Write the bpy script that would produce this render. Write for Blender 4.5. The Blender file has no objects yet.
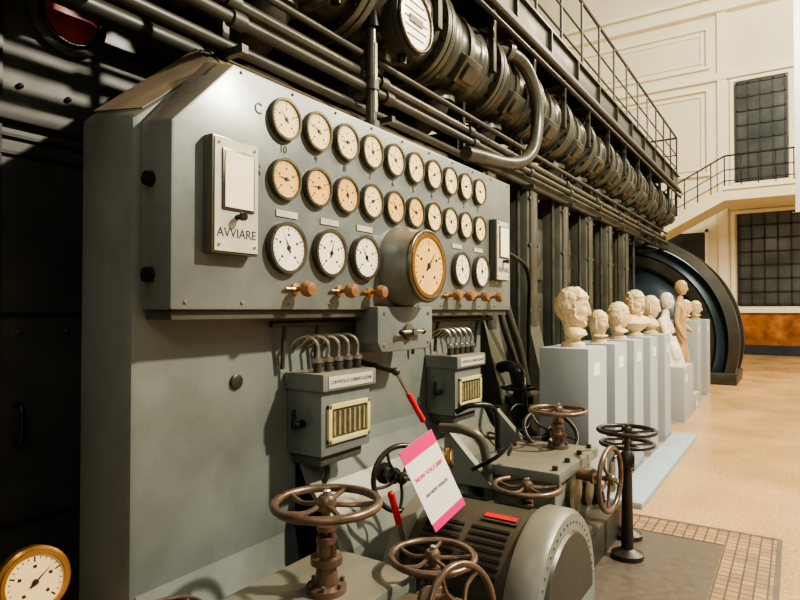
import bpy, bmesh, math, random
from mathutils import Vector, Matrix, Quaternion, noise
random.seed(3)
V=Vector
def sr(r,g,b):
    f=lambda c:(c/255/12.92) if c/255<=.04045 else ((c/255+.055)/1.055)**2.4
    return (f(r),f(g),f(b),1)
def mat(name,col,rough=.5,metal=0,var=.15,scale=6,bump=0,dust=None,dirt=None,coat=0,wear=None):
    m=bpy.data.materials.new(name); m.use_nodes=True
    nt=m.node_tree; N=nt.nodes; L=nt.links; p=N['Principled BSDF']
    p.inputs['Roughness'].default_value=rough; p.inputs['Metallic'].default_value=metal
    if coat: p.inputs['Coat Weight'].default_value=coat
    tc=N.new('ShaderNodeTexCoord'); nz=N.new('ShaderNodeTexNoise')
    nz.inputs['Scale'].default_value=scale; nz.inputs['Detail'].default_value=6
    L.new(tc.outputs['Object'],nz.inputs['Vector'])
    cr=N.new('ShaderNodeValToRGB'); L.new(nz.outputs['Fac'],cr.inputs['Fac'])
    cr.color_ramp.elements[0].position=.3; cr.color_ramp.elements[1].position=.7
    cr.color_ramp.elements[0].color=[c*(1-var) for c in col[:3]]+[1]
    cr.color_ramp.elements[1].color=[min(1,c*(1+var)) for c in col[:3]]+[1]
    out=cr.outputs['Color']
    if dirt:
        n2=N.new('ShaderNodeTexNoise'); n2.inputs['Scale'].default_value=scale*.35; n2.inputs['Detail'].default_value=10
        n2.inputs['Roughness'].default_value=.7
        L.new(tc.outputs['Object'],n2.inputs['Vector'])
        r2=N.new('ShaderNodeMapRange'); r2.inputs[1].default_value=.48; r2.inputs[2].default_value=.7; r2.inputs[4].default_value=.75
        L.new(n2.outputs['Fac'],r2.inputs[0])
        mx=N.new('ShaderNodeMixRGB'); L.new(r2.outputs[0],mx.inputs[0]); L.new(out,mx.inputs[1]); mx.inputs[2].default_value=dirt; out=mx.outputs[0]
    if wear:
        n5=N.new('ShaderNodeTexNoise'); n5.inputs['Scale'].default_value=26; n5.inputs['Detail'].default_value=8; n5.inputs['Roughness'].default_value=.75
        L.new(tc.outputs['Object'],n5.inputs['Vector'])
        r5=N.new('ShaderNodeMapRange'); r5.inputs[1].default_value=.62; r5.inputs[2].default_value=.7; r5.inputs[4].default_value=.5
        L.new(n5.outputs['Fac'],r5.inputs[0])
        mx=N.new('ShaderNodeMixRGB'); L.new(r5.outputs[0],mx.inputs[0]); L.new(out,mx.inputs[1]); mx.inputs[2].default_value=wear; out=mx.outputs[0]
    if dust:
        g=N.new('ShaderNodeNewGeometry'); s=N.new('ShaderNodeSeparateXYZ'); L.new(g.outputs['Normal'],s.inputs[0])
        r3=N.new('ShaderNodeMapRange'); r3.inputs[1].default_value=.35; r3.inputs[2].default_value=.8; r3.inputs[4].default_value=.8
        L.new(s.outputs['Z'],r3.inputs[0])
        mm=N.new('ShaderNodeMath'); mm.operation='MULTIPLY'; L.new(r3.outputs[0],mm.inputs[0])
        r4=N.new('ShaderNodeMapRange'); r4.inputs[1].default_value=.3; r4.inputs[2].default_value=.6; r4.inputs[3].default_value=.4
        L.new(nz.outputs['Fac'],r4.inputs[0]); L.new(r4.outputs[0],mm.inputs[1])
        mx=N.new('ShaderNodeMixRGB'); L.new(mm.outputs[0],mx.inputs[0]); L.new(out,mx.inputs[1]); mx.inputs[2].default_value=dust; out=mx.outputs[0]
    L.new(out,p.inputs['Base Color'])
    if rough<.6 and metal<.85 and not coat:
        rr=N.new('ShaderNodeMapRange'); rr.inputs[1].default_value=.3; rr.inputs[2].default_value=.7; rr.inputs[3].default_value=rough-.08; rr.inputs[4].default_value=rough+.1
        L.new(nz.outputs['Fac'],rr.inputs[0]); L.new(rr.outputs[0],p.inputs['Roughness'])
    if bump:
        b=N.new('ShaderNodeBump'); b.inputs['Strength'].default_value=bump; b.inputs['Distance'].default_value=.01
        L.new(nz.outputs['Fac'],b.inputs['Height']); L.new(b.outputs[0],p.inputs['Normal'])
    return m

DUST=sr(158,136,106)
M_panel=mat('paint_panel',sr(113,119,115),.32,.12,.1,3,.08,dust=DUST,dirt=sr(88,92,85),wear=sr(84,84,76))
M_ped=mat('paint_pedestal',sr(116,122,116),.38,.08,.12,2.2,.12,dust=sr(122,112,92),dirt=sr(86,90,82),wear=sr(90,90,80))
M_roof=mat('paint_dusty_roof',sr(112,108,96),.6,0,.2,6,.2,dust=DUST,dirt=sr(128,106,80))
M_dark=mat('paint_dark',sr(56,57,50),.42,.15,.25,3,.1,dust=sr(76,67,50),dirt=sr(40,35,26))
M_eng=mat('paint_engine',sr(84,86,76),.36,.15,.2,3,.1,dust=sr(104,91,70),dirt=sr(56,50,38))
M_pipe=mat('paint_pipe',sr(76,77,70),.28,.35,.2,4,.1,dust=sr(94,84,65),dirt=sr(52,47,38))
M_black=mat('black_iron',sr(32,32,31),.3,.4,.2,8)
M_wheel=mat('worn_brown_iron',sr(114,95,80),.32,.55,.28,14,.1)
M_dwheel=mat('dark_iron',sr(58,54,50),.34,.5,.25,12)
M_brass=mat('brass',sr(200,150,85),.3,.9,.15,12)
M_copper=mat('copper_knob',sr(160,118,82),.35,.5,.2,12)
M_cream=mat('dial_cream',sr(240,214,156),.35,0,.08,10,coat=.5)
M_dialrefl=mat('dial_amber_reflection',sr(232,184,108),.35,0,.12,10,coat=.5)  # cream dials; warm orange reflection of the glass painted into the colour
M_white=mat('dial_white',sr(238,231,206),.3,0,.05,10,coat=.5)
M_bezel=mat('bezel_metal',sr(96,92,78),.3,.7,.15,10)
M_ink=mat('ink',sr(25,22,20),.5)
M_plate=mat('enamel_plate',sr(186,182,166),.4,.1,.1,8)
M_yellow=mat('yellow_frame',sr(205,194,135),.4,.1,.1,8)
M_glassd=mat('sight_glass',sr(76,74,60),.15,0,.3,30)
M_tube=mat('sight_tube',sr(160,150,110),.2,0,.2,30)
M_red=mat('red_handle',sr(200,20,25),.35)
M_redd=mat('red_disc',sr(135,38,26),.4,0,.45,9)
M_pink=mat('magenta_print',sr(225,35,120),.4,0,.02)
M_paper=mat('white_card',sr(232,228,222),.5,0,.02)
M_steel=mat('steel',sr(180,176,165),.25,.9,.1,12)
M_marble=mat('marble_statue',sr(220,196,152),.55,0,.14,14,.12,dirt=sr(178,144,98))
M_marblew=mat('marble_white',sr(232,220,196),.55,0,.1,10,.1)
M_stat2=mat('stone_cream',sr(190,158,116),.6,0,.15,10,.1)
M_plinth=mat('plinth_grey',sr(160,168,172),.6,0,.03,3)
M_base=mat('plinth_base_blue',sr(150,168,178),.55,0,.03,3)
M_wall=mat('wall_plaster',sr(230,221,194),.8,0,.03,1,.05)
M_trim=mat('wall_trim',sr(238,230,206),.75,0,.03,1)
M_blue=mat('generator_blue',sr(58,76,90),.3,.3,.12,1)
M_door=mat('door_dark',sr(38,42,52),.5)
M_frame=mat('window_iron',sr(46,44,42),.5,.2)
M_pane=mat('window_pane',sr(80,84,82),.15,0,.35,.9)
M_stmar=mat('marble_wainscot',sr(158,100,48),.3,0,.5,2.5,dirt=sr(80,48,28))
M_banner=mat('banner_cloth',sr(190,200,210),.7)

class B:
    def __init__(s): s.bm=bmesh.new(); s.mats=[]
    def mi(s,m):
        if m not in s.mats: s.mats.append(m)
        return s.mats.index(m)
    def raw(s,vs,fs,m,smooth=False):
        b=[s.bm.verts.new(v) for v in vs]; k=s.mi(m)
        for f in fs:
            try:
                q=s.bm.faces.new([b[i] for i in f]); q.material_index=k; q.smooth=smooth
            except ValueError: pass
    def addbm(s,t,m,smooth=False):
        t.verts.index_update()
        s.raw([v.co.copy() for v in t.verts],[[v.index for v in f.verts] for f in t.faces],m,smooth); t.free()
    def solid(s,vs,fs,m,bev=0,seg=2):
        if not bev: return s.raw(vs,fs,m)
        t=bmesh.new(); b=[t.verts.new(v) for v in vs]
        for f in fs: t.faces.new([b[i] for i in f])
        bmesh.ops.recalc_face_normals(t,faces=t.faces)
        bmesh.ops.bevel(t,geom=list(t.edges),offset=bev,segments=seg,profile=.6,affect='EDGES',clamp_overlap=True)
        s.addbm(t,m,True)
    def box(s,a,b,m,bev=0,rot=None):
        (x0,y0,z0),(x1,y1,z1)=a,b
        vs=[V((x,y,z)) for x in (x0,x1) for y in (y0,y1) for z in (z0,z1)]
        if rot:
            c=(V(a)+V(b))/2; vs=[c+rot@(v-c) for v in vs]
        s.solid(vs,[(0,1,3,2),(4,6,7,5),(0,4,5,1),(2,3,7,6),(0,2,6,4),(1,5,7,3)],m,bev)
    def loft(s,secs,m,bev=0,smooth=False,caps=True):
        n=len(secs[0]); vs=[V(p) for q in secs for p in q]; fs=[]
        for k in range(len(secs)-1):
            for i in range(n): fs.append((k*n+i,k*n+(i+1)%n,(k+1)*n+(i+1)%n,(k+1)*n+i))
        if caps: fs+= [tuple(range(n)),tuple(range((len(secs)-1)*n,len(secs)*n))]
        if bev: s.solid(vs,fs,m,bev)
        else: s.raw(vs,fs,m,smooth)
    def prism(s,poly,vec,m,bev=0):
        s.loft([[V(p) for p in poly],[V(p)+V(vec) for p in poly]],m,bev)
    def frame(s,ax):
        ax=V(ax).normalized(); h=V((0,0,1)) if abs(ax.z)<.9 else V((1,0,0))
        u=ax.cross(h).normalized(); return ax,u,ax.cross(u)
    def lathe(s,o,ax,prof,m,seg=28,sx=1,sy=1):
        ax,u,w=s.frame(ax); o=V(o)
        secs=[[o+ax*h+(u*math.cos(2*math.pi*i/seg)*sx+w*math.sin(2*math.pi*i/seg)*sy)*max(r,1e-4) for i in range(seg)] for r,h in prof]
        s.loft(secs,m,smooth=True)
    def cyl(s,a,b,r,m,r1=None,seg=20):
        a=V(a);b=V(b); s.lathe(a,b-a,[(r,0),(r if r1 is None else r1,(b-a).length)],m,seg)
    def torus(s,c,ax,R,r,m,seg=40,sg=10):
        ax,u,w=s.frame(ax); c=V(c); vs=[];fs=[]
        for i in range(seg):
            t=2*math.pi*i/seg; d=u*math.cos(t)+w*math.sin(t)
            for j in range(sg):
                q=2*math.pi*j/sg; vs.append(c+d*(R+r*math.cos(q))+ax*r*math.sin(q))
        for i in range(seg):
            for j in range(sg):
                fs.append((i*sg+j,((i+1)%seg)*sg+j,((i+1)%seg)*sg+(j+1)%sg,i*sg+(j+1)%sg))
        s.raw(vs,fs,m,True)
    def tube(s,pts,r,m,seg=10,sm=6,rr=None):
        P=[V(p) for p in pts]
        if sm>1 and len(P)>2:
            Q=[];E=[P[0]*2-P[1]]+P+[P[-1]*2-P[-2]]
            for i in range(1,len(E)-2):
                for k in range(sm):
                    t=k/sm; a,b,c,d=E[i-1:i+3]
                    Q.append(.5*((2*b)+(c-a)*t+(2*a-5*b+4*c-d)*t*t+(3*b-a-3*c+d)*t**3))
            Q.append(P[-1]); P=Q
        n=len(P); secs=[]; T0=(P[1]-P[0]).normalized(); _,u,_w=s.frame(T0)
        for i in range(n):
            T=(P[min(i+1,n-1)]-P[max(i-1,0)]).normalized()
            u=(T0.rotation_difference(T)@u).normalized(); w=T.cross(u); T0=T
            R=r if rr is None else rr[0]+(rr[1]-rr[0])*i/(n-1)
            secs.append([P[i]+(u*math.cos(2*math.pi*k/seg)+w*math.sin(2*math.pi*k/seg))*R for k in range(seg)])
        s.loft(secs,m,smooth=True)
    def ball(s,c,r,m,sc=(1,1,1),sub=2):
        t=bmesh.new(); bmesh.ops.create_icosphere(t,subdivisions=sub,radius=r)
        for v in t.verts: v.co=V(c)+V((v.co.x*sc[0],v.co.y*sc[1],v.co.z*sc[2]))
        s.addbm(t,m,True)
    def done(s,name,parent=None,M=None,center=True):
        bm=s.bm; bmesh.ops.recalc_face_normals(bm,faces=bm.faces)
        for e in bm.edges:
            if len(e.link_faces)==2 and e.calc_face_angle(0)>.7: e.smooth=False
        me=bpy.data.meshes.new(name); c=V((0,0,0))
        if center and M is None:
            lo=V([min(v.co[i] for v in bm.verts) for i in range(3)]); hi=V([max(v.co[i] for v in bm.verts) for i in range(3)])
            c=V(((lo.x+hi.x)/2,(lo.y+hi.y)/2,lo.z)); bmesh.ops.translate(bm,verts=bm.verts,vec=-c)
        bm.to_mesh(me); bm.free()
        for m in s.mats: me.materials.append(m)
        o=bpy.data.objects.new(name,me); bpy.context.collection.objects.link(o)
        o.matrix_world=M if M else Matrix.Translation(c)
        if parent: adopt(o,parent)
        return o
def adopt(o,p):
    o.parent=p; o.matrix_parent_inverse=p.matrix_basis.inverted()
FX=Matrix(((0,0,1,0),(1,0,0,0),(0,1,0,0),(0,0,0,1)))
def atX(x,y,z): return Matrix.Translation((x,y,z))@FX
def text(s,size,M,m,parent,name='lettering',ext=.0008):
    c=bpy.data.curves.new(name,'FONT'); c.body=s; c.size=size; c.align_x='CENTER'; c.align_y='CENTER'; c.extrude=ext
    c.materials.append(m); o=bpy.data.objects.new(name,c); bpy.context.collection.objects.link(o); o.matrix_world=M
    adopt(o,parent); return o

# ---------------- ROOM ----------------
def floor_mat():
    m=mat('floor_terrazzo',sr(196,158,108),.2,0,.12,1.2)
    nt=m.node_tree;N=nt.nodes;L=nt.links;p=N['Principled BSDF']
    tc=N.new('ShaderNodeTexCoord'); vo=N.new('ShaderNodeTexNoise'); vo.inputs['Scale'].default_value=40; vo.inputs['Detail'].default_value=3
    L.new(tc.outputs['Object'],vo.inputs['Vector'])
    r=N.new('ShaderNodeMapRange'); r.inputs[1].default_value=.35; r.inputs[2].default_value=.65; r.inputs[3].default_value=.72; r.inputs[4].default_value=1.1
    L.new(vo.outputs['Fac'],r.inputs[0])
    old=p.inputs['Base Color'].links[0].from_socket
    mx=N.new('ShaderNodeMixRGB'); mx.blend_type='MULTIPLY'; mx.inputs[0].default_value=1
    L.new(old,mx.inputs[1]); L.new(r.outputs[0],mx.inputs[2]); L.new(mx.outputs[0],p.inputs['Base Color'])
    return m
M_floor=floor_mat()
M_mat=mat('floor_dark_slab',sr(88,78,68),.35,0,.12,20)
def strip_mat():
    m=mat('mosaic_strip',sr(170,130,80),.4)
    nt=m.node_tree;N=nt.nodes;L=nt.links;p=N['Principled BSDF']
    tc=N.new('ShaderNodeTexCoord'); br=N.new('ShaderNodeTexBrick'); br.inputs['Scale'].default_value=9
    br.inputs['Color1'].default_value=sr(168,134,90); br.inputs['Color2'].default_value=sr(132,103,70); br.inputs['Mortar'].default_value=sr(74,60,46)
    br.inputs['Mortar Size'].default_value=.05; br.offset=0; br.inputs['Brick Width'].default_value=.6; br.inputs['Row Height'].default_value=.6
    L.new(tc.outputs['Object'],br.inputs['Vector']); L.new(br.outputs['Color'],p.inputs['Base Color']); return m
M_strip=strip_mat()
b=B(); b.box((-12,-4,-.2),(8,25.3,0),M_floor); b.done('floor')
b=B(); b.box((-12,25,0),(8,25.3,17),M_wall)
b.done('wall_back')
b=B(); b.box((-12.3,-4,0),(-12,25.3,17),M_wall); b.done('wall_left')
def rect_trim(b,x0,x1,z0,z1,w=.12,d=.08,y=25):
    b.box((x0,y-d,z0),(x1,y,z0+w),M_trim); b.box((x0,y-d,z1-w),(x1,y,z1),M_trim)
    b.box((x0,y-d,z0+w),(x0+w,y,z1-w),M_trim); b.box((x1-w,y-d,z0+w),(x1,y,z1-w),M_trim)
b=B()
for x0,x1 in ((-7.3,-2.6),(-11.8,-8.0)):
    rect_trim(b,x0,x1,10.6,12.2,.12,.12); rect_trim(b,x0+.25,x1-.25,10.85,11.95,.06,.06); rect_trim(b,x0,x1,6.6,9.9,.12,.12); rect_trim(b,x0+.25,x1-.25,6.85,9.65,.06,.06)
b.box((-12,24.85,10.1),(8,25,10.35),M_trim)
b.box((-12,24.7,12.6),(8,25,12.95),M_trim); b.box((-12,24.8,13.2),(8,25,13.35),M_trim)
b.box((-2.35,24.88,0),(-2.05,25,12.6),M_trim)
rect_trim(b,-1.95,-.02,6.1,10.05,.12,.1); rect_trim(b,-1.95,.9,1.6,5.2,.12,.1)
b.done('trim_1')
b=B(); b.box((-2.1,24.93,.35),(8,25,1.5),M_stmar); b.box((-2.1,24.85,1.5),(8,25,1.6),M_trim); b.box((-2.1,24.8,0),(8,25,.35),M_door); b.done('baseboard_back')
def window(n,x0,x1,z0,z1,nx,nz,y=24.97):
    b=B(); b.box((x0,y-.02,z0),(x1,y+.02,z1),M_pane)
    for i in range(nx+1):
        x=x0+(x1-x0)*i/nx; w=.05 if i in(0,nx) else .025; b.box((x-w,y-.06,z0),(x+w,y,z1),M_frame)
    for i in range(nz+1):
        z=z0+(z1-z0)*i/nz; w=.05 if i in(0,nz) else .025; b.box((x0,y-.06,z-w),(x1,y,z+w),M_frame)
    b.done('window_%d'%n)
window(1,-1.75,-.22,6.25,9.85,4,7); window(2,-1.7,.7,1.78,5.12,6,7)
b=B(); b.box((-4.15,24.93,0),(-2.8,24.98,4.5),M_door); b.box((-4.25,24.9,0),(-4.15,24.99,4.6),M_trim); b.box((-2.8,24.9,0),(-2.7,24.99,4.6),M_trim);b.box((-4.25,24.9,4.5),(-2.7,24.99,4.6),M_trim)
b.box((-3.5,24.9,0),(-3.45,24.94,4.5),M_frame); b.box((-4.15,24.9,2.2),(-2.8,24.94,2.25),M_frame); b.done('door_1')
# staircase
b=B(); n=22; x=-1.95; z=5.7
prof=[(x,z)]
for i in range(n):
    z-=.16; prof.append((x,z)); x-=.31; prof.append((x,z))
prof.append((x,z-.5)); prof.append((-1.95,5.25))
b.prism([(p[0],22.6,p[1]) for p in prof],(0,1.6,0),M_wall)
b.box((-1.95,22.6,5.25),(3.5,24.9,5.7),M_wall); b.box((-2.0,22.55,5.6),(3.5,24.2,5.72),M_trim)
b.box((2.9,22.7,0),(3.3,24.7,5.25),M_wall)
b.box((x-.1,22.6,0),(x+.3,24.2,z),M_wall)
def rail(b,pts,h,m,r=.025,step=.45):
    P=[V(p) for p in pts]
    for a,c in zip(P,P[1:]):
        k=max(1,int((c-a).length/step))
        for i in range(k+1):
            q=a.lerp(c,i/k); b.cyl(q,q+V((0,0,h)),r*.7,m,seg=6)
        for hh in (h,h*.55,h*.2): b.cyl(a+V((0,0,hh)),c+V((0,0,hh)),r*(1 if hh==h else .6),m,seg=6)
rail(b,[(3.4,22.68,5.7),(-1.95,22.68,5.7),(x+.3,22.68,z+.1)],1.05,M_frame,.03)
b.done('staircase')
b=B(); b.box((.02,17.0,3.9),(.9,17.05,13.5),M_banner); b.cyl((-.05,17.02,13.5),(.97,17.02,13.5),.03,M_black)
b.cyl((-.05,17.02,3.9),(.97,17.02,3.9),.03,M_black); b.cyl((.1,17.02,13.5),(.1,17.02,17),.008,M_black); b.cyl((.8,17.02,13.5),(.8,17.02,17),.008,M_black)
b.done('hanging_banner')
b=B(); b.box((-2.2,-.5,0),(-.42,4.62,.006),M_mat); b.box((-.42,-.5,0),(-.12,4.92,.008),M_strip); b.box((-1.25,4.62,0),(-.42,4.92,.008),M_strip)
b.box((-.12,-.5,0),(-.09,4.95,.01),M_mat); b.box((-1.25,4.92,0),(-.12,4.95,.01),M_mat); b.done('floor_mosaic_border')

# ---------------- ENGINE ----------------
b=B()
b.box((-3.6,-2.5,0),(-3.0,5.0,4.6),M_dark)
for y in (-1.2,.35,1.25,2.6,3.9): b.box((-3.0,y-.012,0),(-2.985,y+.012,4.6),M_black)
for z in (.62,1.58,2.32,2.4): b.box((-3.0,-2.5,z-.008),(-2.98,5.0,z+.008),M_black)
b.box((-3.0,-2.5,2.46),(-2.95,5.0,2.56),M_dark,.01)
for y in [(-2.4+.22*i) for i in range(20)]:
    b.ball((-2.99,y,2.64),.014,M_dark); b.ball((-2.99,y,1.5),.012,M_dark)
b.tube([(-3.0,1.33,1.0),(-2.93,1.33,1.0),(-2.93,1.33,1.16),(-3.0,1.33,1.16)],.011,M_black)
b.lathe((-3.0,1.55,3.04),(1,0,0),[(.19,0),(.19,.03),(.16,.04)],M_dark); b.lathe((-2.97,1.55,3.04),(1,0,0),[(.135,0),(.135,.02),(.09,.035)],M_redd)
b.torus((-2.95,1.55,3.04),(1,0,0),.14,.012,M_black)
YE=11.55
b.box((-3.6,5.0,0),(-2.65,YE,3.3),M_dark)
b.box((-2.65,4.95,2.95),(-2.35,YE,3.1),M_eng,.015)
b.box((-2.65,4.95,.0),(-2.2,YE,.75),M_eng,.02)
y=5.0
while y<YE-.2:
    b.box((-2.65,y,.75),(-2.38,y+.3,2.95),M_eng,.03)
    b.prism([(-2.38,y,.75),(-2.2,y,.75),(-2.38,y,1.5)],(0,.3,0),M_eng)
    b.box((-2.4,y+.05,1.2),(-2.36,y+.25,2.9),M_pipe,.01)
    for z in (.9,1.6,2.3,2.8):
        b.cyl((-2.38,y+.03,z),(-2.355,y+.03,z),.018,M_eng,seg=6); b.cyl((-2.38,y+.27,z),(-2.355,y+.27,z),.018,M_eng,seg=6)
    if y<YE-1:
        b.box((-2.65,y+.34,1.0),(-2.56,y+.98,2.7),M_pipe,.03)
        b.box((-2.57,y+.44,1.15),(-2.53,y+.88,1.8),M_eng,.02)
        b.box((-2.57,y+.44,1.95),(-2.53,y+.88,2.55),M_eng,.02)
        b.lathe((-2.54,y+.66,2.25),(1,0,0),[(.13,0),(.13,.03),(.09,.05)],M_pipe)
        b.cyl((-2.48,y+.38,.75),(-2.48,y+.38,3.0),.03,M_pipe); b.cyl((-2.44,y+.96,.75),(-2.44,y+.96,3.0),.022,M_pipe)
    y+=1.08
b.tube([(-2.3,5.0,2.4),(-2.2,5.05,1.7),(-2.15,5.3,1.2),(-2.15,5.5,.7)],.04,M_pipe)
b.tube([(-2.25,4.85,2.1),(-2.15,4.9,1.5),(-2.1,5.15,1.0),(-2.1,5.2,.6)],.03,M_pipe)
b.tube([(-2.3,4.9,2.8),(-2.2,4.95,2.2),(-2.2,5.6,2.0),(-2.3,5.9,1.5),(-2.3,5.9,.8)],.02,M_black)
eng=b.done('diesel_engine')

# exhaust manifold
b=B(); cx,cz,R=-2.48,3.72,.33
b.cyl((cx,1.0,cz),(cx,13.8,cz),R,M_pipe,seg=48)
y=1.0
while y<13.7:
    for dy in (0,.065): b.lathe((cx,y+dy,cz),(0,1,0),[(R+.06,0),(R+.065,.01),(R+.065,.04),(R+.06,.05)],M_eng,48)
    for i in range(16):
        t=2*math.pi*i/16; q=(cx+(R+.038)*math.cos(t),cz+(R+.038)*math.sin(t)); b.cyl((q[0],y-.025,q[1]),(q[0],y+.14,q[1]),.015,M_black,seg=6)
    b.lathe((cx,y+.2,cz),(0,1,0),[(R,0),(R+.02,.02),(R+.025,.06),(R+.02,.1),(R,.12)],M_pipe,48)
    b.lathe((cx,y+.44,cz),(0,1,0),[(R+.022,0),(R+.022,.07)],M_eng,48)
    b.lathe((cx,y+.66,cz),(0,1,0),[(R,0),(R+.02,.02),(R+.025,.06),(R+.02,.1),(R,.12)],M_pipe,48)
    rt=Matrix.Rotation(math.radians(-38),3,'Y').inverted()
    c=V((cx+.27,y+.475,cz-.2)); b.box(c-V((.05,.14,.11)),c+V((.05,.14,.11)),M_eng,.02,rt)
    c=V((cx+.315,y+.475,cz-.235)); b.box(c-V((.03,.1,.07)),c+V((.03,.1,.07)),M_pipe,.015,rt)
    b.tube([(cx,y+.475,cz-.2),(cx-.02,y+.475,cz-.42),(cx-.2,y+.475,cz-.56)],.13,M_dark,18)
    b.lathe((cx-.01,y+.475,cz-.36),(0,0,-1),[(.17,0),(.17,.05)],M_eng,24)
    b.box((cx+R-.01,y+.82,cz-.1),(cx+R+.04,y+.88,4.35),M_dark,.008)
    y+=.94
b.done('exhaust_manifold')
# walkway
b=B()
b.box((-3.4,.2,4.36),(-2.1,14.0,4.42),M_dark)
b.box((-2.14,.2,4.18),(-2.08,14.0,4.46),M_dark,.006); b.box((-2.2,.2,4.18),(-2.04,14.0,4.2),M_dark); b.box((-2.2,.2,4.44),(-2.04,14.0,4.46),M_dark)
y=.5
while y<14: b.box((-3.4,y,4.2),(-2.12,y+.06,4.36),M_dark); b.prism([(-2.08,y,4.2),(-2.04,y,4.2),(-2.04,y,4.44),(-2.08,y,4.44)],(0,.02,0),M_dark); y+=.9
b.cyl((-2.02,.2,4.1),(-2.02,13.9,4.1),.035,M_dark); b.cyl((-2.02,.2,3.99),(-2.02,13.9,3.99),.022,M_black)
rail(b,[(-2.1,.3,4.46),(-2.1,13.95,4.46),(-3.3,13.95,4.46)],.82,M_dark,.022,.75)
b.box((-3.4,13.9,0),(-3.25,14.0,4.4),M_dark)
b.done('overhead_walkway')
# pipe runs
b=B()
for x,z,r,m in ((-2.33,3.13,.035,M_pipe),(-2.28,3.02,.03,M_dark),(-2.36,2.92,.03,M_dark),(-2.3,3.24,.022,M_dark),(-2.75,3.3,.06,M_pipe),(-2.8,3.05,.05,M_dark)):
    b.cyl((x,.0,z),(x,13.85,z),r,m)
y=.7
while y<13.8:
    b.box((-2.85,y,2.86),(-2.24,y+.04,2.9),M_dark); b.box((-2.42,y,2.86),(-2.38,y+.04,3.45),M_dark)
    for x,z,r in ((-2.33,3.13,.05),(-2.28,3.02,.043),(-2.75,3.3,.08)): b.cyl((x,y-.04,z),(x,y+.04,z),r,M_dark)
    y+=1.3
b.tube([(-2.25,4.7,3.9),(-2.1,5.1,3.9),(-2.06,5.4,3.74),(-2.05,5.5,3.42),(-2.06,5.36,3.08),(-2.1,4.98,2.9),(-2.2,4.3,2.86)],.06,M_pipe,16)
b.lathe((-2.14,4.98,3.92),(0.3,1,0),[(.09,-.03),(.09,.03)],M_eng,20)
b.done('pipe_run')
def big_dial(name,c,R):
    b=B(); x,y,z=c
    b.lathe((x-.16,y,z),(1,0,0),[(R*.8,0),(R,.03),(R,.14),(R*1.06,.15),(R*1.06,.18),(R*.93,.185)],M_dark,40)
    b.lathe((x,y,z),(1,0,0),[(R*.92,.0),(R*.92,.03)],M_white,40)
    for i in range(-2,3):
        h=R*.7*math.sqrt(max(.1,1-(i*.33)**2)); b.box((x+.03,y-h,z+i*R*.28-.004),(x+.034,y+h,z+i*R*.28+.004),M_ink)
    b.box((x+.034,y-R*.4,z-R*.12),(x+.038,y+R*.4,z+R*.12),M_ink)
    b.torus((x+.035,y,z),(1,0,0),R*.97,R*.06,M_bezel)
    b.cyl((x-.08,y,z-R*.9),(x-.08,y,z-R*1.3),.03,M_black)
    b.cyl((x-.14,y,z),(x-.35,y,z),.05,M_black)
    return b.done(name)
big_dial('pyrometer_dial',(-2.1,3.33,3.5),.2)
big_dial('pyrometer_dial.001',(-2.12,2.66,3.56),.15)
b=B(); X,Y=-2.25,3.08
b.cyl((X,Y,2.66),(X,Y,3.5),.035,M_pipe); b.cyl((X,Y,2.66),(X,Y,2.8),.055,M_dark); b.cyl((X,Y,3.0),(X,Y,3.06),.05,M_dark); b.cyl((X,Y,3.4),(X,Y,3.5),.06,M_black,.045)
b.box((X+.03,Y-.012,2.86),(X+.038,Y+.012,3.3),M_plate); b.cyl((X,Y,3.5),(X,Y,4.2),.02,M_black)
b.done('thermometer_tube')

# ---------------- CONSOLE ----------------
def sec(x,y0,y1,yr,zb,z1,z2): return [(x,y0,zb),(x,y0,z1),(x,y1,z2),(x,yr,z2),(x,yr,zb)]
b=B()
b.loft([sec(-2.22,1.41,1.84,4.62,0,2.38,2.74),sec(-2.64,1.43,2.06,4.62,0,2.44,3.0)],M_ped,.035)
def sheet(q,m,t=.006):
    q=[V(p) for p in q]; n_=(q[1]-q[0]).cross(q[2]-q[0]).normalized(); n_=n_ if n_.z>0 else -n_
    b.loft([[p for p in q],[p+n_*t for p in q]],m)
sheet([(-2.24,1.47,2.43),(-2.24,1.83,2.735),(-2.62,2.03,2.972),(-2.62,1.48,2.488)],M_roof)
sheet([(-2.25,1.88,2.757),(-2.25,4.58,2.757),(-2.61,4.58,2.985),(-2.61,2.1,2.985)],M_roof)
pf=[(-2.3,.95),(-2.225,.9),(-2.2,.8),(-2.13,.66),(-2.0,.52),(-1.93,.36),(-1.9,.15),(-1.9,0),(-2.3,0)]
b.loft([[(p[0],2.36,p[1]) for p in pf],[(p[0],4.6,p[1]) for p in pf]],M_ped)
b.loft([[(p[0]+.02,2.36,p[1]+.02) for p in pf[:-1]]+[(-2.3,2.36,0)],[(p[0]+.02,2.46,p[1]+.02) for p in pf[:-1]]+[(-2.3,2.46,0)]],M_ped)
pg=[(-2.3,.5),(-2.22,.45),(-2.19,.3),(-2.1,.14),(-2.0,.08),(-2.0,0),(-2.3,0)]
b.loft([[(p[0],1.44,p[1]) for p in pg],[(p[0],2.36,p[1]) for p in pg]],M_ped,smooth=True)
b.lathe((-2.22,1.95,1.26),(1,0,0),[(.035,0),(.035,.012),(.028,.016)],M_dark)  # dark plug disc put in for a small round shadow spot
console=b.done('control_console')
b=B()
b.loft([sec(-2.0,1.435,1.74,4.72,1.6,2.336,2.654),sec(-2.2,1.44,1.75,4.72,1.6,2.36,2.72)],M_panel,.014)
b.box((-2.2,1.46,1.56),(-2.03,4.7,1.6),M_eng,.006)
def stud(y,z,r=.008,x=-2.0): b.lathe((x,y,z),(1,0,0),[(r,0),(r,.003),(r*.6,.007)],M_panel,10)
for i in range(10): stud(1.78+i*.32,2.63)
for i in range(12): stud(1.5+i*.29,1.63)
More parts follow.
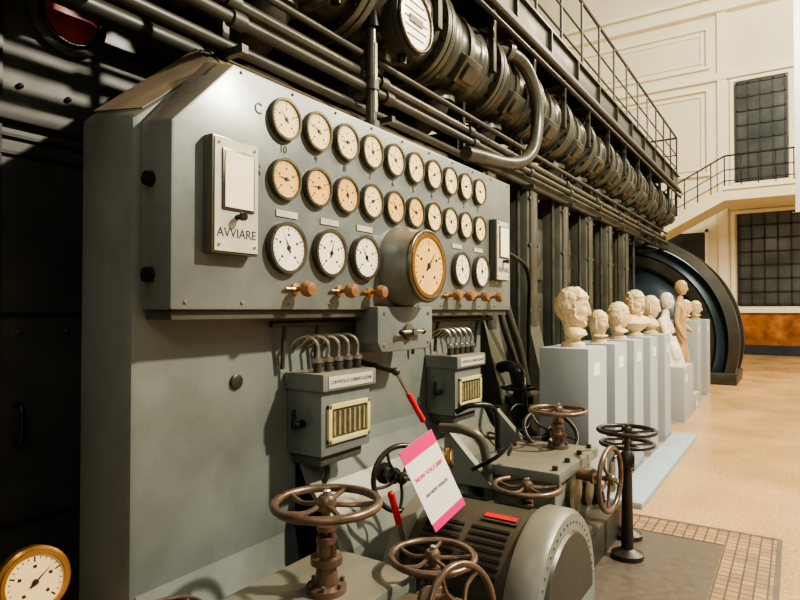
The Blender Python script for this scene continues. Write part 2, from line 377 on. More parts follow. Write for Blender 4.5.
for z in (1.74,2.12): b.cyl((-2.13,1.45,z-.03),(-2.13,1.45,z+.03),.022,M_black); b.cyl((-2.13,1.41,z),(-2.13,1.46,z),.03,M_black,seg=8)
for y in (2.06,2.37,2.67,3.76,4.1): b.box((-2.0,y-.07,2.035),(-1.994,y+.07,2.065),M_plate)
b.tube([(-2.1,1.66,2.57),(-2.1,1.69,2.62),(-2.1,1.73,2.66)],.012,M_dark)
panel=b.done('instrument_panel',console)
def gauge(name,M,R,face,parent,needle=.6,ring=M_bezel,depth=.035):
    b=B()
    b.lathe((0,0,0),(0,0,1),[(R*.98,0),(R,depth*.6),(R*.98,depth),(R*.86,depth),(R*.84,depth*.75)],ring,36)
    b.lathe((0,0,0),(0,0,1),[(R*.86,depth*.55),(R*.86,depth*.78)],face,36)
    z=depth*.8
    for i in range(21):
        a=math.radians(225-270*i/20); r0=R*(.62 if i%5==0 else .7); r1=R*.78; w=R*(.022 if i%5==0 else .012)
        d=V((math.cos(a),math.sin(a),0)); q=V((-d.y,d.x,0))*w
        b.raw([d*r0-q+V((0,0,z)),d*r1-q+V((0,0,z)),d*r1+q+V((0,0,z)),d*r0+q+V((0,0,z))],[(0,1,2,3)],M_ink)
        if i%5==0:
            c=d*R*.48; b.box((c.x-R*.05,c.y-R*.045,z-.0005),(c.x+R*.05,c.y+R*.045,z+.0002),M_ink)
    a=needle; d=V((math.cos(a),math.sin(a),0)); q=V((-d.y,d.x,0))*R*.04; zz=V((0,0,z+.002))
    b.raw([-d*R*.2-q+zz,d*R*.68+zz,-d*R*.2+q+zz],[(0,1,2)],M_ink)
    b.lathe((0,0,0),(0,0,1),[(R*.1,z),(R*.08,z+.005)],M_ink,12)
    return b.done(name,parent,M)
Yc=[2*1.0243-.012+.229*i for i in range(10)]
n=0
for i,y in enumerate(Yc):
    n+=1; gauge('gauge_%d'%n,atX(-2.005,y,2.49),.1,M_cream,console,random.uniform(1.8,4))
    n+=1; gauge('gauge_%d'%n,atX(-2.005,y,2.21),.1,M_dialrefl if i in(0,1,2,4,5) else M_cream,console,random.uniform(1.8,4))
    text(str(10-i),.05,atX(-1.998,y,2.352),M_ink,console)
for y in (2.05,2.36,2.66,3.80,4.12):
    n+=1; gauge('gauge_%d'%n,atX(-2.005,y,1.89),.125,M_white,console,random.uniform(1.2,2.4),depth=.04)
text('C',.07,atX(-1.998,1.88,2.5),M_ink,console); text('S',.07,atX(-1.998,1.88,2.22),M_ink,console)
def notice(name,y0,txt):
    b=B(); b.box((-2.0,y0,1.83),(-1.94,y0+.25,2.31),M_eng,.008)
    b.box((-1.94,y0+.01,1.84),(-1.935,y0+.24,2.30),M_plate)
    b.box((-1.935,y0+.045,2.01),(-1.928,y0+.215,2.26),M_bezel,.002); b.box((-1.93,y0+.055,2.02),(-1.924,y0+.205,2.25),M_white)
    for y in (y0+.03,y0+.22):
        for z in (1.865,2.28): b.lathe((-1.935,y,z),(1,0,0),[(.008,0),(.006,.005)],M_steel,8)
    b.lathe((-1.935,y0+.125,1.985),(1,0,0),[(.012,0),(.012,.03),(.018,.03),(.018,.045)],M_black,12)
    b.done(name,console)
    text(txt,.054,atX(-1.9345,y0+.125,1.915),M_ink,console)
notice('notice_box_1',1.58,'AVVIARE'); notice('notice_box_2',4.3,'FERMARE')
b=B()
for y in (2.12,2.45,2.72,3.62,3.8,4.05,4.3):
    b.lathe((-2.0,y,1.70),(1,0,0),[(.03,0),(.03,.01),(.012,.015),(.012,.06),(.035,.065),(.04,.085),(.03,.11),(.01,.115)],M_copper,18)
    b.cyl((-1.985,y-.08,1.70),(-1.985,y,1.70),.007,M_brass,seg=8)
b.done('brass_knobs',console)
b=B()
c=V((-2.0,3.05,1.86))
b.lathe(c,(1,0,0),[(.25,0),(.245,.04),(.225,.08),(.215,.14),(.215,.18)],M_panel,44)
b.torus(c+V((.18,0,0)),(1,0,0),.203,.016,M_bezel); b.done('tachometer_housing',console)
gauge('tachometer',atX(-1.83,3.05,1.86),.195,M_dialrefl,console,.85,M_brass,.03)
b=B()
arc=[(2.72,1.62),(2.72,1.42),(2.76,1.36),(3.28,1.36),(3.32,1.42),(3.32,1.62)]
b.prism([(-2.1,p[0],p[1]) for p in arc],(.16,0,0),M_panel,.012)
b.lathe((-1.94,3.02,1.47),(1,0,0),[(.05,0),(.05,.02),(.02,.025),(.02,.06)],M_eng,20); b.cyl((-1.9,2.9,1.47),(-1.9,3.14,1.47),.012,M_steel,seg=10)
b.ball((-1.9,2.9,1.47),.018,M_black); b.ball((-1.9,3.14,1.47),.018,M_black)
for p in ((2.78,1.4),(3.26,1.4),(2.78,1.58),(3.26,1.58)): b.lathe((-1.94,p[0],p[1]),(1,0,0),[(.012,0),(.008,.008)],M_steel,8)
b.done('switch_plate',console)
b=B(); b.cyl((-2.14,2.1,1.53),(-2.14,4.65,1.53),.016,M_dark)
for y in (2.2,2.45,3.45,3.75,4.4): b.tube([(-2.14,y,1.53),(-2.17,y+.02,1.45),(-2.19,y+.03,1.3)],.012,M_dark)
b.done('conduit',console)

# lubricator boxes
def lubricator(name,y0):
    b=B(); x1=-1.98; w=.45
    b.box((-2.215,y0+.02,.86),(x1,y0+w-.02,1.2),M_panel,.012)
    b.box((-2.215,y0,1.19),(x1+.03,y0+w,1.28),M_panel,.012)
    b.box((-2.215,y0+.05,.8),(x1-.03,y0+w-.05,.87),M_eng,.02)
    a,c,z0,z1=y0+.06,y0+w-.04,.92,1.12
    t=.026
    b.box((x1,a,z0),(x1+.018,c,z0+t),M_yellow,.004); b.box((x1,a,z1-t),(x1+.018,c,z1),M_yellow,.004)
    b.box((x1,a,z0),(x1+.018,a+t,z1),M_yellow,.004); b.box((x1,c-t,z0),(x1+.018,c,z1),M_yellow,.004)
    b.box((x1,a+t,z0+t),(x1+.006,c-t,z1-t),M_glassd)
    for i in range(7):
        y=a+.05+(c-a-.1)*i/6; b.cyl((x1+.008,y,z0+.04),(x1+.008,y,z1-.04),.008,M_tube,seg=8)
    for y in (a+.013,c-.013):
        for z in (z0+.013,z1-.013): b.lathe((x1+.018,y,z),(1,0,0),[(.008,0),(.006,.005)],M_steel,8)
    b.box((x1+.03,y0+.04,1.205),(x1+.034,y0+w-.04,1.265),M_plate)
    for i in range(5):
        y=y0+.06+i*.083
        b.cyl((-2.04,y,1.28),(-2.04,y,1.34),.022,M_dark,seg=12); b.lathe((-2.04,y,1.33),(0,0,1),[(.028,0),(.028,.02),(.014,.03)],M_steel,8)
        b.tube([(-2.04,y,1.35),(-2.04,y,1.42),(-2.07,y-.02,1.46),(-2.12,y-.05,1.46),(-2.19,y-.06,1.41),(-2.22,y-.06,1.4)],.009,M_steel,8)
    b.tube([(-2.1,y0+.2,.8),(-2.1,y0+.2,.7),(-2.16,y0+.15,.62),(-2.2,y0+.15,.58)],.014,M_dark)
    b.cyl((-2.1,y0-.05,1.02),(-2.1,y0+.03,1.02),.02,M_black); b.cyl((-2.1,y0-.05,1.02),(-2.1,y0-.05,1.1),.012,M_black)
    o=b.done(name); text('CONTROLLO LUBRIFICAZIONE',.025,atX(x1+.0345,y0+w/2,1.235),M_ink,o)
lubricator('lubricator_box',2.27); lubricator('lubricator_box.001',3.68)

# ---------------- handwheels ----------------
def wheel(b,c,ax,R,r,m,n=5,off=0):
    ax,u,w=b.frame(ax); c=V(c)
    b.torus(c,ax,R,r,m,48,12)
    b.lathe(c,ax,[(R*.17,-r*1.6),(R*.19,-r),(R*.19,r),(R*.14,r*1.8)],m,20)
    b.lathe(c,ax,[(R*.08,r*1.5),(R*.08,r*2.8),(R*.05,r*3.1)],M_steel if m!=M_dwheel else M_dark,6)
    for i in range(n):
        t=2*math.pi*i/n+off; d=u*math.cos(t)+w*math.sin(t); d2=u*math.cos(t+.16)+w*math.sin(t+.16)
        b.tube([c+d*R*.14-ax*r*.3,c+d2*R*.55-ax*r*.8,c+d*R*.98],r*.6,m,8,4)
def valve(name,c,R,base,m=M_wheel,mb=M_eng,r=None,rt=.022,fl=.07,n=5,off=.3,post=False):
    b=B(); x,y,z=c; wheel(b,c,(0,0,1),R,r or R*.085,m,n,off)
    L=z-base
    b.cyl((x,y,base+L*.35),(x,y,z),rt*.75,M_dwheel if m==M_dwheel else m,seg=14)
    if post:
        b.lathe((x,y,base),(0,0,1),[(.1,0),(.1,.03),(.038,.06),(.032,L*.7),(.048,L*.72),(.048,L*.8),(.026,L*.84)],mb,20)
    else:
        b.lathe((x,y,base),(0,0,1),[(fl*1.2,0),(fl*1.2,.025),(fl*.7,.03),(fl*.6,L*.3),(fl*.95,L*.32),(fl*.95,L*.4),(fl*.55,L*.42),(fl*.5,L*.55),(fl*.62,L*.56),(fl*.62,L*.62),(rt,L*.64)],m,20)
        for i in range(6):
            t=i*math.pi/3; b.cyl((x+fl*math.cos(t),y+fl*math.sin(t),base+.02),(x+fl*math.cos(t),y+fl*math.sin(t),base+.045),.01,mb,seg=6)
        for sx in (-1,1): b.cyl((x+sx*fl*.6,y,base+L*.38),(x+sx*fl*.4,y,base+L*.72),.012,m,seg=8)
        b.lathe((x,y,base+L*.7),(0,0,1),[(fl*.6,0),(fl*.6,.02)],m,16)
    return b.done(name)
valve('valve_handwheel',(-1.63,1.92,.80),.215,.44)
valve('valve_handwheel.001',(-1.35,2.31,.51),.185,.31,fl=.06)
valve('valve_handwheel.002',(-1.32,3.35,.57),.19,.31,fl=.06)
valve('valve_handwheel.003',(-1.39,4.11,.90),.19,.64,fl=.06)
valve('valve_handwheel.004',(-.92,4.06,.82),.175,0.006,M_dwheel,M_dwheel,post=True)
valve('valve_handwheel.005',(-1.0,4.42,.66),.175,0.006,M_dwheel,M_dwheel,post=True)
valve('valve_handwheel.006',(-1.8,1.3,.56),.11,.44,fl=.04)
def sidewheel(name,c,ax,R,L,m,n=5):
    b=B(); c=V(c); a=V(ax).normalized(); wheel(b,c,a,R,R*.085,m,n,.2)
    b.cyl(c-a*L,c,.016,m,seg=12); b.lathe(c-a*L,a,[(.06,0),(.06,.02),(.035,.025),(.035,L*.5),(.045,L*.52),(.045,L*.6),(.02,L*.62)],m,18)
    return b.done(name)
sidewheel('valve_handwheel.007',(-1.03,1.98,.50),(1,-.35,.25),.155,.2,M_wheel)
sidewheel('valve_handwheel.008',(-.96,3.8,.56),(1,-.1,0),.19,.24,M_wheel)
sidewheel('valve_handwheel.009',(-1.52,4.33,.70),(.5,-.5,.8),.2,.2,M_dwheel)
sidewheel('valve_handwheel.010',(-1.77,2.70,.70),(1,-.5,.1),.17,.2,M_dwheel)

# bedplate
b=B()
b.box((-1.99,1.2,0),(-1.05,4.5,.22),M_dark,.02)
b.box((-1.95,1.35,.2),(-1.42,2.3,.44),M_ped,.03)
b.box((-1.42,1.55,.22),(-1.41,2.1,.36),M_bezel,.002)
b.box((-1.47,2.2,.2),(-1.2,2.42,.31),M_eng,.02)
b.box((-1.36,1.88,.2),(-1.12,2.12,.44),M_eng,.03)
b.box((-1.68,3.5,.2),(-1.2,4.25,.58),M_ped,.03); b.box((-1.72,3.46,.57),(-1.16,4.29,.64),M_ped,.02)
for y in (3.52,3.75,4.0,4.22):
    for x in (-1.67,-1.21): b.cyl((x,y,.64),(x,y,.665),.018,M_dwheel,seg=6)
b.lathe((-1.2,3.8,.45),(1,0,0),[(.13,0),(.13,.03),(.09,.035)],M_eng,24)
b.lathe((-1.2,4.1,.38),(1,0,0),[(.1,0),(.1,.03),(.06,.035)],M_eng,24)
b.box((-1.42,3.26,.2),(-1.2,3.46,.32),M_eng,.02)
b.box((-1.9,3.45,.2),(-1.75,4.4,.5),M_ped,.03)
b.prism([(-1.9,3.4,.5),(-1.55,3.4,.5),(-1.9,3.4,.85)],(0,.06,0),M_ped); b.prism([(-1.9,4.2,.5),(-1.55,4.2,.5),(-1.9,4.2,.85)],(0,.06,0),M_ped)
b.tube([(-1.6,3.46,.3),(-1.62,3.4,.75),(-1.72,3.35,.85),(-1.9,3.35,.85)],.03,M_eng,12)
b.tube([(-1.3,4.25,.4),(-1.25,4.4,.42),(-1.2,4.42,.25),(-1.2,4.42,.1)],.045,M_dark,12)
b.tube([(-1.75,3.9,.6),(-1.75,3.85,.9),(-1.85,3.7,.95),(-1.95,3.65,.9)],.02,M_black,10)
b.tube([(-1.5,3.5,.7),(-1.42,3.35,.8),(-1.45,3.2,.75),(-1.6,3.2,.66)],.012,M_black,8)
b.done('engine_bedplate')
# domed housing
b=B(); cy,cz0,R=2.88,.14,.47
def arcp(R,x,y=cy,z=cz0,n=36): return [(x,y+R*math.cos(math.pi*i/n),z+R*math.sin(math.pi*i/n)) for i in range(n+1)]
b.loft([arcp(R-.025,-1.72),arcp(R-.025,-.96)],M_dark,smooth=True)
b.loft([arcp(R+.0,-1.08),arcp(R+.01,-1.06),arcp(R+.01,-.96),arcp(R-.01,-.93)],M_ped,smooth=True)
b.loft([arcp(R-.09,-.93),arcp(R-.1,-.915)],M_dark,smooth=True)
b.loft([arcp(R+.01,-1.72),arcp(R+.01,-1.64)],M_ped,smooth=True)
for i in range(1,26):
    t=math.pi*i/26; d=V((0,math.cos(t),math.sin(t)))
    b.lathe(V((-.935,cy,cz0))+d*(R-.05),(1,0,0),[(.009,0),(.007,.008)],M_eng,6)
for i in range(8,30):
    t=math.radians(180*i/36+2); d=V((0,math.cos(t),math.sin(t))); e=V((0,-math.sin(t),math.cos(t)))
    if 17<=i<=22: continue
    c0=V((0,cy,cz0))+d*(R-.024)
    for xa,xb in ((-1.58,-1.38),(-1.34,-1.14)):
        q=[c0+V((xa,0,0))-e*.008,c0+V((xb,0,0))-e*.008,c0+V((xb,0,0))+e*.008,c0+V((xa,0,0))+e*.008]
        b.loft([q,[p+d*.006 for p in q]],M_black)
t=math.radians(106); d=V((0,math.cos(t),math.sin(t))); e=V((0,-math.sin(t),math.cos(t)))
for w,h,m,o in ((.19,.035,M_bezel,.006),(.17,.016,M_red,.012)):
    c=V((-1.22,cy,cz0))+d*(R-.025+o); q=[c-V((w/2,0,0))-e*h,c+V((w/2,0,0))-e*h,c+V((w/2,0,0))+e*h,c-V((w/2,0,0))+e*h]
    b.loft([q,[p+d*.003 for p in q]],m)
b.box((-1.04,cy-R,0),(-.93,cy+R,.15),M_ped,.01)
b.done('flywheel_housing')
b=B(); b.lathe((-1.86,3.45,.66),(.95,-.3,.1),[(.08,0),(.085,.03),(.07,.035)],M_brass,28); b.lathe((-1.825,3.44,.663),(.95,-.3,.1),[(.068,0),(.068,.003)],M_cream,28)
b.cyl((-1.86,3.46,.6),(-1.86,3.46,.48),.015,M_brass); b.done('pressure_gauge')
def lever(name,p0,p1,base):
    b=B(); p0=V(p0);p1=V(p1); mid=p0.lerp(p1,.45)
    b.cyl(p0,mid,.012,M_steel,seg=10); b.tube([mid,mid.lerp(p1,.2),mid.lerp(p1,.8),p1],.017,M_red,12); b.ball(p1,.018,M_red)
    b.ball(p0,.025,M_dark); b.cyl(p0,base,.016,M_dark,seg=10); return b.done(name)
lever('control_lever',(-1.9,2.84,1.25),(-1.82,3.0,.96),(-2.2,2.84,1.3))
lever('control_lever.001',(-1.62,2.5,.44),(-1.62,2.38,.72),(-1.7,2.52,.22))
# sign
b=B(); bc=V((-1.45,2.66,.56)); tc=V((-1.56,2.50,.96)); up=tc-bc; h=V((.04,.26,.05)); h=h-up*(h.dot(up)/up.length_squared)*.5; nrm=h.cross(up).normalized()
if nrm.x<0: nrm=-nrm
def sq(u0,u1,v0,v1,m,o):
    p=lambda u,v: bc+h*(u-.5)+up*v+nrm*o
    b.loft([[p(u0,v0),p(u1,v0),p(u1,v1),p(u0,v1)],[q+nrm*.002 for q in (p(u0,v0),p(u1,v0),p(u1,v1),p(u0,v1))]],m)
sq(0,1,0,1,M_paper,0); sq(0,1,.84,1,M_pink,.002); sq(0,1,0,.1,M_pink,.002)
b.cyl(bc-nrm*.01+V((-.02,0,-.12)),bc.lerp(tc,.5)-nrm*.008,.01,M_steel,seg=8)
sign=b.done('museum_notice_sign')
hx=h.normalized(); uy=nrm.cross(hx)
Ms=Matrix((( hx.x,uy.x,nrm.x,0),(hx.y,uy.y,nrm.y,0),(hx.z,uy.z,nrm.z,0),(0,0,0,1)))
p=bc+up*.62+nrm*.005; text('NON TOCCARE',.03,Matrix.Translation(p)@Ms,M_pink,sign)
p=bc+up*.40+nrm*.005; text('DO NOT TOUCH',.022,Matrix.Translation(p)@Ms,M_ink,sign)
# foreground gauge
b=B(); g=V((-1.79,.86,.83))
b.lathe(g-V((.05,0,0)),(1,-.15,.15),[(.085,0),(.095,.02),(.095,.05),(.088,.058)],M_brass,36); b.cyl(g-V((.03,0,.09)),(-1.82,.86,.03),.018,M_brass); b.lathe((-1.82,.86,0),(0,0,1),[(.08,0),(.08,.03),(.03,.05)],M_dwheel)
og=b.done('steam_gauge')
fw=V((1,-.15,.15)).normalized(); rx=V((0,0,1)).cross(fw).normalized(); ry=fw.cross(rx)
gauge('dial',Matrix.Translation(g-V((.05,0,0))+fw*.035)@Matrix(((rx.x,ry.x,fw.x,0),(rx.y,ry.y,fw.y,0),(rx.z,ry.z,fw.z,0),(0,0,0,1))),.088,M_cream,og,.7,M_brass,.03)
b=B(); b.lathe((-1.95,4.78,0),(0,0,1),[(.12,0),(.12,.5),(.15,.52),(.15,.58),(.1,.62),(.09,.8),(.12,.82),(.12,.88)],M_black)
b.tube([(-1.95,4.78,.85),(-1.95,4.78,1.05),(-2.05,4.8,1.12),(-2.15,4.85,1.1)],.05,M_black,12)
b.tube([(-1.85,4.7,.7),(-1.75,4.4,.95),(-1.8,4.5,1.1),(-1.95,4.75,1.15)],.018,M_black,10)
b.torus((-1.95,4.76,.95),(0,0,1),.13,.015,M_black); b.torus((-1.83,4.5,.75),(1,-.5,.3),.1,.012,M_black)
b.done('fuel_pump')

# ---------------- generator ----------------
b=B(); C=V((-3.5,14.6,.9))
def ring(pr,m):
    n=90; secs=[]
    for i in range(n+1):
        t=math.radians(-21+222*i/n); c,s_=math.cos(t),math.sin(t)
        secs.append([(C.x+r*c,y,C.z+r*s_) for r,y in pr])
    b.loft(secs,m,smooth=True)
ring([(2.3,14.55),(2.5,14.6),(2.5,14.85),(2.3,14.85)],M_dark)
ring([(2.05,14.72),(2.22,14.78),(2.36,14.95),(2.36,15.9),(2.05,15.9)],M_blue)
ring([(1.75,14.8),(1.8,14.72),(2.0,14.72),(2.05,14.8),(2.05,15.5),(1.75,15.5)],M_dark)
ring([(2.3,15.9),(2.5,15.9),(2.5,16.15),(2.3,16.15)],M_dark)
ring([(2.36,15.3),(2.42,15.32),(2.42,15.42),(2.36,15.44)],M_dark)
secs=[]
for r,y in ((1.78,15.0),(1.7,14.9),(1.4,14.75),(1.0,14.66),(.6,14.62),(.05,14.62)):
    secs.append([(C.x+r*math.cos(2*math.pi*i/72),y,max(.2,C.z+r*math.sin(2*math.pi*i/72))) for i in range(72)])
b.loft(secs,M_blue,smooth=True)
b.lathe((C.x,14.3,C.z),(0,1,0),[(.35,0),(.45,.05),(.45,.4)],M_dark,40)
b.box((-5.7,14.5,0),(-1.05,16.2,.25),M_dark,.03)
b.done('generator')

# ---------------- plinths & busts ----------------
def sculpt(sub=5,hair=.014,curl=60,beard=0,seed=0):
    t=bmesh.new(); bmesh.ops.create_icosphere(t,subdivisions=sub,radius=1)
    g=lambda a,s_: math.exp(-(a/s_)**2)
    for v in t.verts:
        x,y,z=v.co; n_=v.co.copy()
        px,py,pz=x*.098,y*.077,z*.122
        if z<0: py*=1-.28*(-z)**1.2
        if x<0 and z<-.1: px*=1-.55*min(1,(-z-.1)/.7)
        if x>0 and z<0: px*=1+.05*z
        if x>.1:
            f=min(1,(x-.1)/.4)
            px+=f*(-.015*(g(py-.03,.015)+g(py+.03,.015))*g(pz-.012,.014))
            px+=f*(.006*(g(py-.03,.010)+g(py+.03,.010))*g(pz-.010,.008))
            px+=f*.008*g(pz-.036,.010)*g(py,.05)
            if -.04<pz<.03: px+=f*g(py,.011)*(.004+.024*(.03-pz)/.07)
            elif pz<=-.04: px+=f*g(py,.011)*.028*g(pz+.04,.006)
            px+=f*.008*g(pz+.058,.007)*g(py,.022)+f*.007*g(pz+.072,.006)*g(py,.02)-f*.006*g(pz+.065,.0025)*g(py,.024)
            px+=f*.014*g(pz+.1,.016)*g(py,.024)
            px+=f*.004*(g(py-.04,.015)+g(py+.04,.015))*g(pz+.02,.018)
        P=V((px,py,pz))
        hl=0
        lim=.062
        if pz>lim or (px<.035 and pz>-.05-(.04 if px<-.02 else 0)) : hl=1
        if pz>lim-.015 and hl==0: hl=(pz-lim+.015)/.015
        if beard and pz<-.045 and not(abs(py)<.02 and pz>-.08): hl=max(hl,.9*min(1,(-.045-pz)/.02))
        if hl:
            q=P*curl+V((seed*3.1,0,0)); w=noise.noise(q)*.5+.5; w2=abs(noise.noise(q*1.9))
            P+=n_.normalized()*hair*hl*(.55+.8*w-.5*w2)
        v.co=P
    for s_ in (-1,1):
        e=bmesh.ops.create_icosphere(t,subdivisions=2,radius=.024)
        for v in e['verts']: v.co=V((v.co.x*.7-.005,v.co.y*.35+s_*.077,v.co.z*1.25-.01))
    return t
def add_head(b,c,yaw,m,s_=1,tilt=0,**k):
    t=sculpt(**k); Mx=Matrix.Translation(c)@Matrix.Rotation(yaw,4,'Z')@Matrix.Rotation(tilt,4,'Y')@Matrix.Scale(s_,4)
    for v in t.verts: v.co=Mx@v.co
    b.addbm(t,m,True)
def bust(name,x,y,z,yaw,s_,m,kind,seed,top,**k):
    b=B(); o=V((x,y,z))
    R=Matrix.Rotation(yaw,3,'Z')
    def ell(cx,zz,rx,ry,n=28): return [o+R@V((cx+rx*math.cos(2*math.pi*i/n),ry*math.sin(2*math.pi*i/n),zz)) for i in range(n)]
    h=top-z; hs=s_; hz=h-.132*hs
    nb=hz-.10*hs
    b.lathe(o,(0,0,1),[(.075*hs,0),(.075*hs,.02*hs),(.05*hs,.035*hs),(.045*hs,.05*hs),(.06*hs,.06*hs)],m,24)
    z0=.055*hs; L=nb-z0
    if kind=='chest':
        secs=[ell(0,z0,.05*hs,.06*hs),ell(.01,z0+L*.2,.075*hs,.12*hs),ell(.01*hs,z0+L*.45,.095*hs,.19*hs),ell(.0,z0+L*.68,.09*hs,.205*hs),ell(-.005,z0+L*.85,.07*hs,.14*hs),ell(-.01,z0+L*.97,.058*hs,.07*hs),ell(-.008*hs,nb,.054*hs,.056*hs),ell(0,hz-.04*hs,.052*hs,.053*hs)]
        for s2 in secs:
            for i,pp in enumerate(s2):
                d=noise.noise(pp*22)*.012; s2[i]=pp+(pp-V((o.x,o.y,pp.z))).normalized()*d
    else:
        secs=[ell(0,z0,.045*hs,.05*hs),ell(.02*hs,z0+L*.25,.07*hs,.085*hs),ell(.015*hs,z0+L*.55,.065*hs,.08*hs),ell(-.005,z0+L*.8,.056*hs,.06*hs),ell(-.01,nb,.053*hs,.056*hs),ell(0,hz-.04*hs,.052*hs,.053*hs)]
    b.loft(secs,m,smooth=True)
    add_head(b,o+V((0,0,hz)),yaw,m,hs,seed=seed,**k)
    return b.done(name)
def plinth(i,x0,x1,y0,y1,z,m=M_plinth):
    b=B(); b.box((x0,y0,.03),(x1,y1,z),m,.004); b.box((x0,y0,0),(x1,y1,.03),M_base)
    b.box((x1,y0+.13,z-.22),(x1+.003,y0+.3,z-.12),M_paper)
    b.done('plinth' if i==0 else 'plinth.%03d'%i)
PL=[(-1.72,-1.33,4.64,5.17,1.30),(-1.72,-1.33,5.45,5.9,1.30),(-1.72,-1.33,6.2,6.62,1.30),(-1.72,-1.33,6.98,7.4,1.30),(-1.72,-1.33,7.85,8.25,1.30),(-1.86,-1.33,9.35,10.28,.78),(-1.9,-1.4,11.3,11.8,1.42),(-1.9,-1.4,12.6,13.1,1.42)]
for i,p in enumerate(PL): plinth(i,*p)
b=B(); b.box((-1.31,5.1,0),(-1.04,8.3,.05),M_base,.01); b.done('plinth_step')
bust('marble_bust',-1.53,4.9,1.3,.05,1.28,M_marble,'neck',1,1.78,hair=.022,curl=45,beard=1)
bust('marble_bust.001',-1.53,5.67,1.3,-.4,.95,M_marble,'neck',2,1.60,hair=.014)
bust('marble_bust.002',-1.53,6.41,1.3,.1,1.1,M_marble,'neck',3,1.68,hair=.016,curl=55)
bust('marble_bust.003',-1.53,7.19,1.3,-.5,1.15,M_marble,'chest',4,1.82,hair=.022,curl=40,beard=1)
bust('marble_bust.004',-1.53,8.05,1.3,-.2,1.15,M_marble,'neck',5,1.78,hair=.016)
bust('marble_bust.005',-1.62,11.55,1.42,-.2,1.1,M_marble,'neck',6,1.78)
bust('marble_bust.006',-1.62,12.85,1.42,-.2,1.1,M_marble,'neck',7,1.78)
def figure(name,J,E,m,head,yaw,hs=1,extra=None):
    me=bpy.data.meshes.new(name+'_body'); me.from_pydata([j[0] for j in J],E,[]); me.update()
    o=bpy.data.objects.new(name,me); bpy.context.collection.objects.link(o)
    sk=o.modifiers.new('skin','SKIN'); d=me.skin_vertices[0].data
    for i,j in enumerate(J):
        r=j[1]; d[i].radius=(r,r) if not isinstance(r,tuple) else r; d[i].use_root=(i==0)
    su=o.modifiers.new('sub','SUBSURF'); su.levels=2; su.render_levels=2
    me.materials.append(m)
    sk.use_smooth_shade=True
    b=B(); add_head(b,V(head),yaw,m,hs,seed=9)
    if extra: extra(b)
    b.done('head',o); return o
x,y,z=-1.64,9.8,.78
J=[((x-.08,y,z+.2),(.17,.2)),((x-.08,y,z+.43),(.13,.16)),((x-.04,y,z+.62),(.13,.18)),((x-.01,y,z+.75),(.055,.06)),((x,y,z+.85),(.05,.05)),
   ((x-.03,y-.2,z+.66),.065),((x+.05,y-.26,z+.42),.05),((x-.03,y+.2,z+.66),.065),((x+.06,y+.25,z+.45),.05),
   ((x+.12,y-.13,z+.22),.10),((x+.18,y-.14,z+.06),.07),((x+.12,y+.14,z+.2),.10),((x+.16,y+.15,z+.06),.07)]
E=[(0,1),(1,2),(2,3),(3,4),(2,5),(5,6),(2,7),(7,8),(0,9),(9,10),(0,11),(11,12)]
def drape(b):
    secs=[]
    for k in range(9):
        f=k/8; zz=z+.0+.42*f; s2=[]
        for i in range(60):
            t=2*math.pi*i/60; fold=1+.07*math.sin(9*t+2*f)+.04*math.sin(17*t)
            s2.append((x-.0+(.24-.11*f)*fold*math.cos(t),y+(.30-.12*f)*fold*math.sin(t),zz))
        secs.append(s2)
    b.loft(secs,M_marblew,smooth=True)
figure('seated_marble_statue',J,E,M_marblew,(x+.01,y,z+.95),-.3,1.0,drape)
x,y,z=-1.6,10.85,.25
plinth(8,-1.85,-1.35,10.6,11.1,.25)
def st(dx,dy,dz): return (x+dx,y+dy,z+dz)
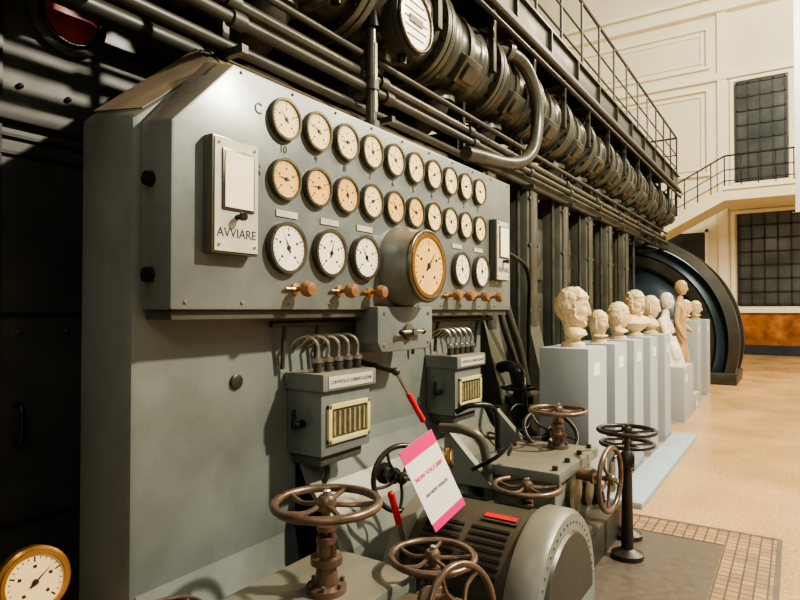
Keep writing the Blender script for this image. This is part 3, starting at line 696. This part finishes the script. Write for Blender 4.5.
J=[(st(0,0,.93),(.12,.15)),(st(0,0,1.15),(.10,.13)),(st(.0,0,1.38),(.12,.17)),(st(0,0,1.52),(.055,.06)),(st(.01,0,1.6),(.05,.05)),
   (st(0,-.2,1.42),.06),(st(-.02,-.25,1.15),.045),(st(.08,-.24,.93),.035),(st(.12,-.22,.86),.03),
   (st(0,.2,1.42),.06),(st(-.04,.27,1.16),.045),(st(.1,.24,1.02),.035),(st(.16,.2,1.0),.03),
   (st(0,-.1,.85),.09),(st(.03,-.11,.5),.065),(st(0,-.11,.1),.045),(st(.14,-.13,.04),.035),
   (st(0,.1,.85),.09),(st(.08,.12,.5),.065),(st(-.02,.14,.1),.045),(st(.12,.17,.04),.035)]
E=[(0,1),(1,2),(2,3),(3,4),(2,5),(5,6),(6,7),(7,8),(2,9),(9,10),(10,11),(11,12),(0,13),(13,14),(14,15),(15,16),(0,17),(17,18),(18,19),(19,20)]
figure('standing_stone_statue',J,E,M_stat2,st(.02,0,1.71),-.3,1)

# ---------------- LIGHTS ----------------
def area(name,loc,tgt,size,e,col):
    l=bpy.data.lights.new(name,'AREA'); l.energy=e; l.size=size; l.color=col
    o=bpy.data.objects.new(name,l); bpy.context.collection.objects.link(o); o.location=loc
    o.rotation_euler=(V(tgt)-V(loc)).to_track_quat('-Z','Y').to_euler()
area('key_light',(3.0,4.9,6.2),(-2,2.6,1.2),.28,1050,(1,.91,.72))
area('fill_light',(2.5,-2.5,4.5),(-2,2,1.5),1.2,70,(1,.92,.78))
area('roof_fill',(-1.2,-.8,6.5),(-2.5,2.0,2.5),.6,45,(1,.9,.72))  # added fill, no real fixture: brightens the console's dusty sloped top
area('hall_light',(2,15,13),(-2.5,25,5),4,2700,(1,.91,.72))
area('bust_light',(1.6,8,6.5),(-1.5,9,0),.9,400,(1,.86,.6))
area('floor_light',(2,15,9),(0,14,0),3,950,(1,.85,.58))
w=bpy.data.worlds.new('world'); bpy.context.scene.world=w; w.use_nodes=True
w.node_tree.nodes['Background'].inputs[0].default_value=(.84,.85,.8,1); w.node_tree.nodes['Background'].inputs[1].default_value=.27
cd=bpy.data.cameras.new('camera'); cd.lens=27; cd.sensor_width=36
co=bpy.data.objects.new('camera',cd); bpy.context.collection.objects.link(co); co.location=(0,0,1.6)
co.rotation_euler=(math.radians(90.95),0,math.radians(33.4)); bpy.context.scene.camera=co
try:
    bpy.context.scene.view_settings.look='AgX - Medium High Contrast'
except Exception as e: print(e)
